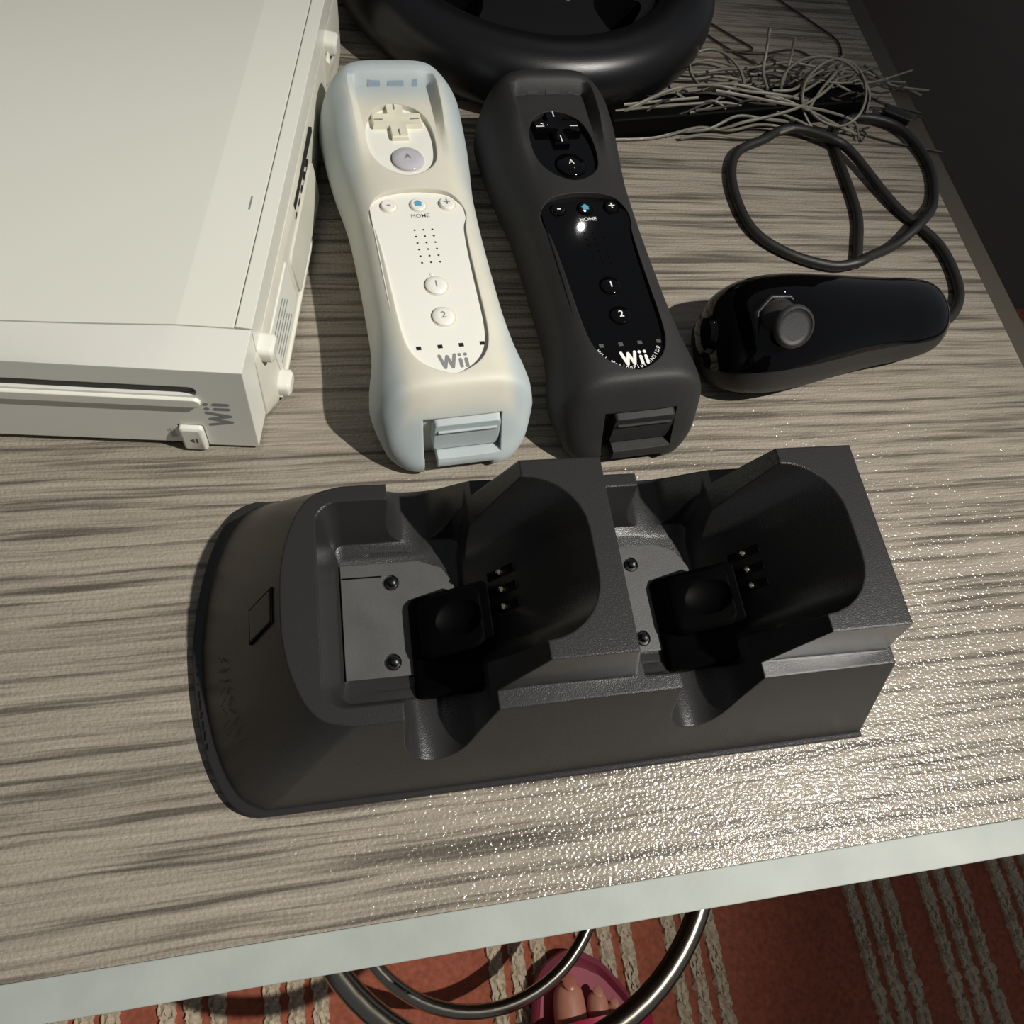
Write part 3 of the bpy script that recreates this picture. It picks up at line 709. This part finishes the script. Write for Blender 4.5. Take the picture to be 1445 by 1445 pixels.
# ------------------------------------------------------------ nunchuk controller
nk = empty('thumbstick_controller', (147, 200, 0))
tag(nk, 'glossy black one-handed controller with a thumbstick beside the black remote', 'controller')
K = [(146.2, 199.0, 8, 9), (147.5, 199.0, 14, 18), (151, 199.0, 19.5, 27), (157, 198.6, 22.4, 34), (166, 198.6, 23.6, 38), (178, 199.4, 23, 39.5), (192, 201.0, 21.2, 38.5), (208, 203.4, 19, 36), (224, 206, 17.6, 33), (238, 208.4, 17.2, 30), (250, 210.6, 15.4, 26), (257, 212.0, 12, 20), (260.5, 212.8, 8, 12)]
K = cr(K, 4)
def nsec(lo, hi, grow=0):
    rings = []
    for x, yc, hw, ht in K:
        zc = 1.0 + ht*.42; r = []
        for k in range(25):
            a = lo+(hi-lo)*k/24
            rad_up = ht-zc+1; rad_dn = zc-.2
            zz = sin(a); rz = rad_up if zz > 0 else rad_dn
            r.append((x-147, yc-200+(hw+grow)*math.copysign(abs(cos(a))**.9, cos(a)), zc+(rz+grow)*math.copysign(abs(zz)**.95, zz)))
        rings.append(r)
    return G().loft(rings)
part('lower_shell', nsec(R(-205), R(25)).me('n', 40), MT['black_matte'], nk)
part('upper_shell', nsec(R(18), R(180-22), .3).me('n', 40), MT['black_gloss'], nk)
sb = Matrix.Translation((19.5, -19.5, 33.5)) @ Matrix.Rotation(R(30), 4, 'X')
st = part('thumbstick', G().lathe([(9.2, -4), (9.0, 0), (7.4, 4), (5.0, 6.0), (4.2, 8.6), (4.8, 9.6), (7.4, 10.4), (8.1, 11.2), (7.8, 12.4), (6.8, 12.9), (6.3, 12.3), (5.0, 12.2)], n=36).xf(Matrix.Translation((18.5, -7, 33.5)) @ Matrix.Rotation(R(46), 4, 'X')).me('s', 50), MT['black_matte'], nk)
ringg = G().tube([(10.2*cos(2*pi*k/8+.39), 10.2*sin(2*pi*k/8+.39), 0) for k in range(8)], 1.0, 6, closed=True).xf(Matrix.Translation((18.5, -8, 34.6)) @ Matrix.Rotation(R(34), 4, 'X'))
part('stick_gate', ringg.me(), MT['black_satin'], nk)
part('trigger_button', G().lathe([(8.4, 0), (8.4, 3), (7.2, 5.4), (4, 6.4)], n=20).xf(Matrix.Translation((2.5, 2, 13)) @ Matrix.Rotation(R(-80), 4, 'Y')).me(), MT['black_gloss'], nk)
part('front_button', G().lathe([(4.5, 0), (4.5, 3), (3.8, 4.2)], n=20).xf(Matrix.Translation((10.5, 14.5, 21)) @ Matrix.Rotation(R(-35), 4, 'Y') @ Matrix.Rotation(R(-35), 4, 'X')).me(), MT['black_satin'], nk)
cordp = [(112, 13, 8), (126, 17, 4), (140, 34, 2.4), (141, 62, 2.4), (126, 87, 2.6), (113, 120, 4.4), (104, 128.5, 5.4), (90, 135.6, 4.5), (79, 136, 3.4), (69, 130, 3), (50.5, 119.4, 2.4), (42.5, 98, 2.4), (44.5, 71.5, 2.4), (57.7, 56.8, 2.4), (77, 48.6, 3.2), (90, 48.6, 5.2), (98.4, 52.9, 4.4), (116.4, 61.8, 3), (134, 74, 6.0), (150, 92, 2.4), (157, 118, 2.4), (148, 142, 3.4), (126, 148, 3.4), (110, 138, 2.0), (106.5, 122, 1.9), (104, 84, 1.9), (97, 62, 1.9), (91.7, 50, 1.9)]
part('cord', G().tube(cr(cordp, 8), 2.3, 10).me('c', 60), MT['cord'], nk)

# ------------------------------------------------------------ sensor bar and the tangle of wires on it
bar_dir = math.atan2(22.4, 137.1)
sbar = empty('sensor_bar', (203.2, 346.6, 0), bar_dir)
tag(sbar, 'long thin black sensor bar half hidden under tangled grey wires', 'sensor bar')
part('bar_body', G().loft([[(x, y, z) for y, z in rrect(-8.0, 8.0, .3, 11.5, 1.2, 3)] for x in (-72, 74)]).me('b', 40), MT['black_deep'], sbar)
part('top_highlight_strip', G().box(-71.5, 73.5, 6.2, 6.9, 11.4, 11.8).me(), MT['black_satin'], sbar)
tw = empty('wire_tangle', (200, 345, 0))
tag(tw, 'tangle of thin grey and brown wires looped over the sensor bar', 'wires')
STRANDS=[
  ('a', [(136.0, 334.1, 8.0), (146.2, 335.8, 14.0), (166.1, 346.2, 15.0), (185.6, 350.6, 15.0), (204.5, 349.3, 14.0), (223.2, 347.6, 14.0), (240.7, 348.5, 11.0)]) ,
  ('a', [(180.9, 350.9, 13.0), (193.5, 352.2, 15.0), (209.0, 351.6, 14.0), (226.8, 345.0, 13.0), (243.7, 342.0, 9.0), (257.2, 339.6, 5.0), (270.3, 336.7, 2.0)]) ,
  ('a', [(244.8, 335.2, 3.0), (238.6, 342.9, 8.0), (235.8, 347.9, 14.0), (239.3, 355.9, 18.0), (251.3, 365.7, 20.0), (263.1, 368.3, 20.0), (270.1, 361.2, 19.0), (269.9, 348.0, 17.0), (264.5, 337.3, 13.0), (255.6, 333.6, 9.0), (245.2, 337.0, 9.0), (238.5, 345.3, 11.0), (237.4, 353.2, 14.0), (242.3, 361.1, 17.0), (249.6, 364.8, 19.0)]) ,
  ('a', [(225.5, 349.3, 12.0), (227.5, 358.6, 16.0), (237.6, 367.0, 19.0), (251.7, 368.6, 21.0), (265.1, 364.7, 20.0), (275.7, 354.4, 14.0), (276.7, 347.8, 6.0)]) ,
  ('a', [(207.3, 353.1, 12.0), (204.8, 363.1, 16.0), (196.7, 371.6, 18.0), (187.6, 373.3, 17.0), (181.6, 370.1, 14.0), (180.4, 362.3, 12.0), (183.0, 353.3, 12.0)]) ,
  ('a', [(223.5, 383.2, 24.0), (222.6, 375.6, 18.0), (221.2, 367.7, 12.0), (219.5, 354.0, 12.0)]) ,
  ('a', [(238.0, 381.0, 22.0), (238.6, 377.2, 14.0), (235.5, 368.9, 8.0), (227.5, 355.1, 10.0)]) ,
  ('a', [(137.5, 330.9, 2.0), (156.8, 333.5, 2.0), (171.9, 336.5, 3.0), (190.2, 334.6, 3.0), (203.2, 334.7, 8.0), (218.3, 337.7, 10.0), (234.4, 342.8, 12.0), (250.4, 352.6, 14.0), (270.4, 374.4, 10.0)]) ,
  ('a', [(137.1, 327.3, 1.0), (156.2, 329.3, 1.0), (171.5, 333.3, 2.0), (185.0, 332.4, 5.0), (199.6, 337.3, 9.0), (215.4, 337.5, 8.0), (233.4, 340.2, 5.0)]) ,
  ('a', [(164.0, 331.2, 1.0), (180.3, 334.3, 4.0), (197.8, 334.6, 3.0), (212.9, 337.0, 5.0), (228.8, 336.6, 4.0), (244.6, 332.8, 2.0), (263.9, 330.3, 2.0)]) ,
  ('a', [(170.4, 328.9, 2.0), (184.7, 329.7, 4.0), (204.8, 330.7, 2.0), (220.4, 332.8, 3.0), (231.2, 334.8, 6.0)]) ,
  ('a', [(186.2, 381.1, 4.0), (199.0, 384.9, 4.0), (210.3, 382.0, 4.0), (219.7, 374.4, 5.0), (236.0, 379.8, 4.0), (248.7, 374.2, 4.0)]) ,
  ('a', [(177.7, 376.4, 3.0), (190.4, 374.5, 4.0), (204.4, 376.9, 5.0), (221.1, 379.4, 5.0), (242.5, 384.2, 6.0), (258.3, 381.7, 6.0)]) ,
  ('a', [(172.5, 370.7, 3.0), (188.0, 370.8, 3.0), (199.8, 372.5, 4.0), (213.2, 370.9, 4.0), (223.8, 367.7, 5.0)]) ,
  ('a', [(220.2, 350.4, 14.0), (231.5, 351.0, 15.0), (249.3, 366.0, 13.0), (265.5, 378.4, 10.0), (279.2, 393.0, 6.0)]) ,
  ('a', [(216.0, 347.8, 13.0), (227.1, 346.1, 13.0), (244.2, 356.6, 13.0), (259.8, 368.7, 12.0), (277.9, 380.5, 8.0)]) ,
  ('a', [(239.9, 343.4, 11.0), (247.8, 352.7, 15.0), (256.0, 360.9, 16.0), (272.7, 381.3, 10.0)]) ,
  ('a', [(271.4, 382.7, 6.0), (288.0, 384.0, 4.0), (296.4, 381.5, 3.0), (307.7, 378.0, 2.0), (321.1, 369.4, 2.0)]) ,
  ('a', [(293.1, 390.3, 3.0), (298.9, 378.1, 4.0), (306.5, 374.4, 3.0), (326.1, 372.4, 3.0)]) ,
  ('a', [(189.1, 348.2, 14.0), (204.3, 347.0, 13.0), (218.7, 344.0, 13.0), (234.4, 342.8, 12.0), (253.2, 344.9, 8.0), (269.4, 343.6, 4.0), (270.0, 333.6, 2.0)]) ,
  ('a', [(221.1, 340.4, 10.0), (235.5, 337.9, 7.0), (248.9, 335.4, 3.0), (265.3, 340.1, 2.0), (278.7, 344.7, 1.0)]) ,
  ('a', [(140.1, 337.5, 12.0), (158.8, 341.2, 12.0), (179.8, 345.1, 12.0)]) ,
  ('a', [(135.5, 334.1, 11.0), (158.0, 337.7, 12.0), (190.3, 342.3, 12.0), (201.9, 341.9, 11.0)]) ,
  ('b', [(208.9, 421.4, 1.0), (221.2, 409.8, 1.0), (229.8, 400.2, 1.0), (211.7, 397.4, 1.0)]) ,
  ('b', [(205.3, 410.6, 1.0), (216.2, 399.0, 1.0), (228.2, 388.8, 1.0)]) ,
  ('b', [(212.0, 398.6, 1.0), (232.2, 397.0, 1.0), (255.0, 402.5, 1.0), (265.6, 395.4, 1.0)]) ,
  ('b', [(256.8, 448.1, 1.0), (275.6, 425.9, 1.0), (285.3, 412.4, 1.0), (283.0, 398.0, 1.0)]) ,
  ('b', [(270.0, 340.0, 1.0), (292.0, 332.9, 1.0), (317.8, 327.4, 1.0)]) ,
  ('b', [(284.2, 359.9, 1.0), (297.9, 356.9, 2.0), (314.3, 352.5, 2.0)]) ,
  ('b', [(221.4, 378.6, 4.0), (225.4, 370.8, 6.0), (227.4, 361.4, 6.0)]) ,
  ('b', [(238.0, 395.2, 1.0), (246.1, 387.5, 1.0), (260.1, 391.5, 1.0)]) ,
  ('b', [(271.6, 332.9, 1.0), (274.2, 335.8, 3.0), (271.7, 336.8, 5.0), (277.8, 341.1, 3.0)]) ,
  ('b', [(286.5, 371.0, 1.0), (295.4, 363.4, 1.0), (316.7, 356.6, 1.0)]) ,
]

for kd, pts in STRANDS:
    p = cr([(x-200, y-345, max(z, .9)) for x, y, z in pts], 6)
    part('strand', G().tube(p, .8 if kd == 'a' else .55, 6).me('w', 60), MT['wire'] if kd == 'a' else MT['wire_dark'], tw)
rr = random.Random(11)
for i in range(60):
    x0 = rr.uniform(132, 262); y0 = 329+.17*(x0-136)+rr.uniform(-3, 26); ln = rr.uniform(22, 58); an = rr.gauss(.15, .28)
    pts = []
    for q in range(5):
        t = q/4
        pts.append((x0-200+ln*t*cos(an)+rr.uniform(-2, 2), y0-345+ln*t*sin(an)+rr.uniform(-1.6, 1.6), 1+rr.uniform(0, 5)+(9 if abs((y0+ln*t*sin(an))-(344.5+.163*(x0+ln*t-204))) < 11 else 0)))
    if any(math.hypot(p[0]+200-106, p[1]+345-430) < 101 for p in pts): continue
    if any(p[1]+345 < 327+.165*(p[0]+200-136) for p in pts): continue
    part('strand', G().tube(cr(pts, 5), rr.choice((.6, .7, .55)), 6).me('w', 60), MT['wire'] if rr.random() < .6 else MT['wire_dark'], tw)
for (x, y, a) in ((297, 349, -.5),):
    part('plug', G().loft([[(x-200+q*cos(a)-s*sin(a), y-345+q*sin(a)+s*cos(a), z) for s, z in rrect(-3.4, 3.4, .3, 7, 1, 3)] for q in (-8, 6)]).me(), MT['black_satin'], tw)
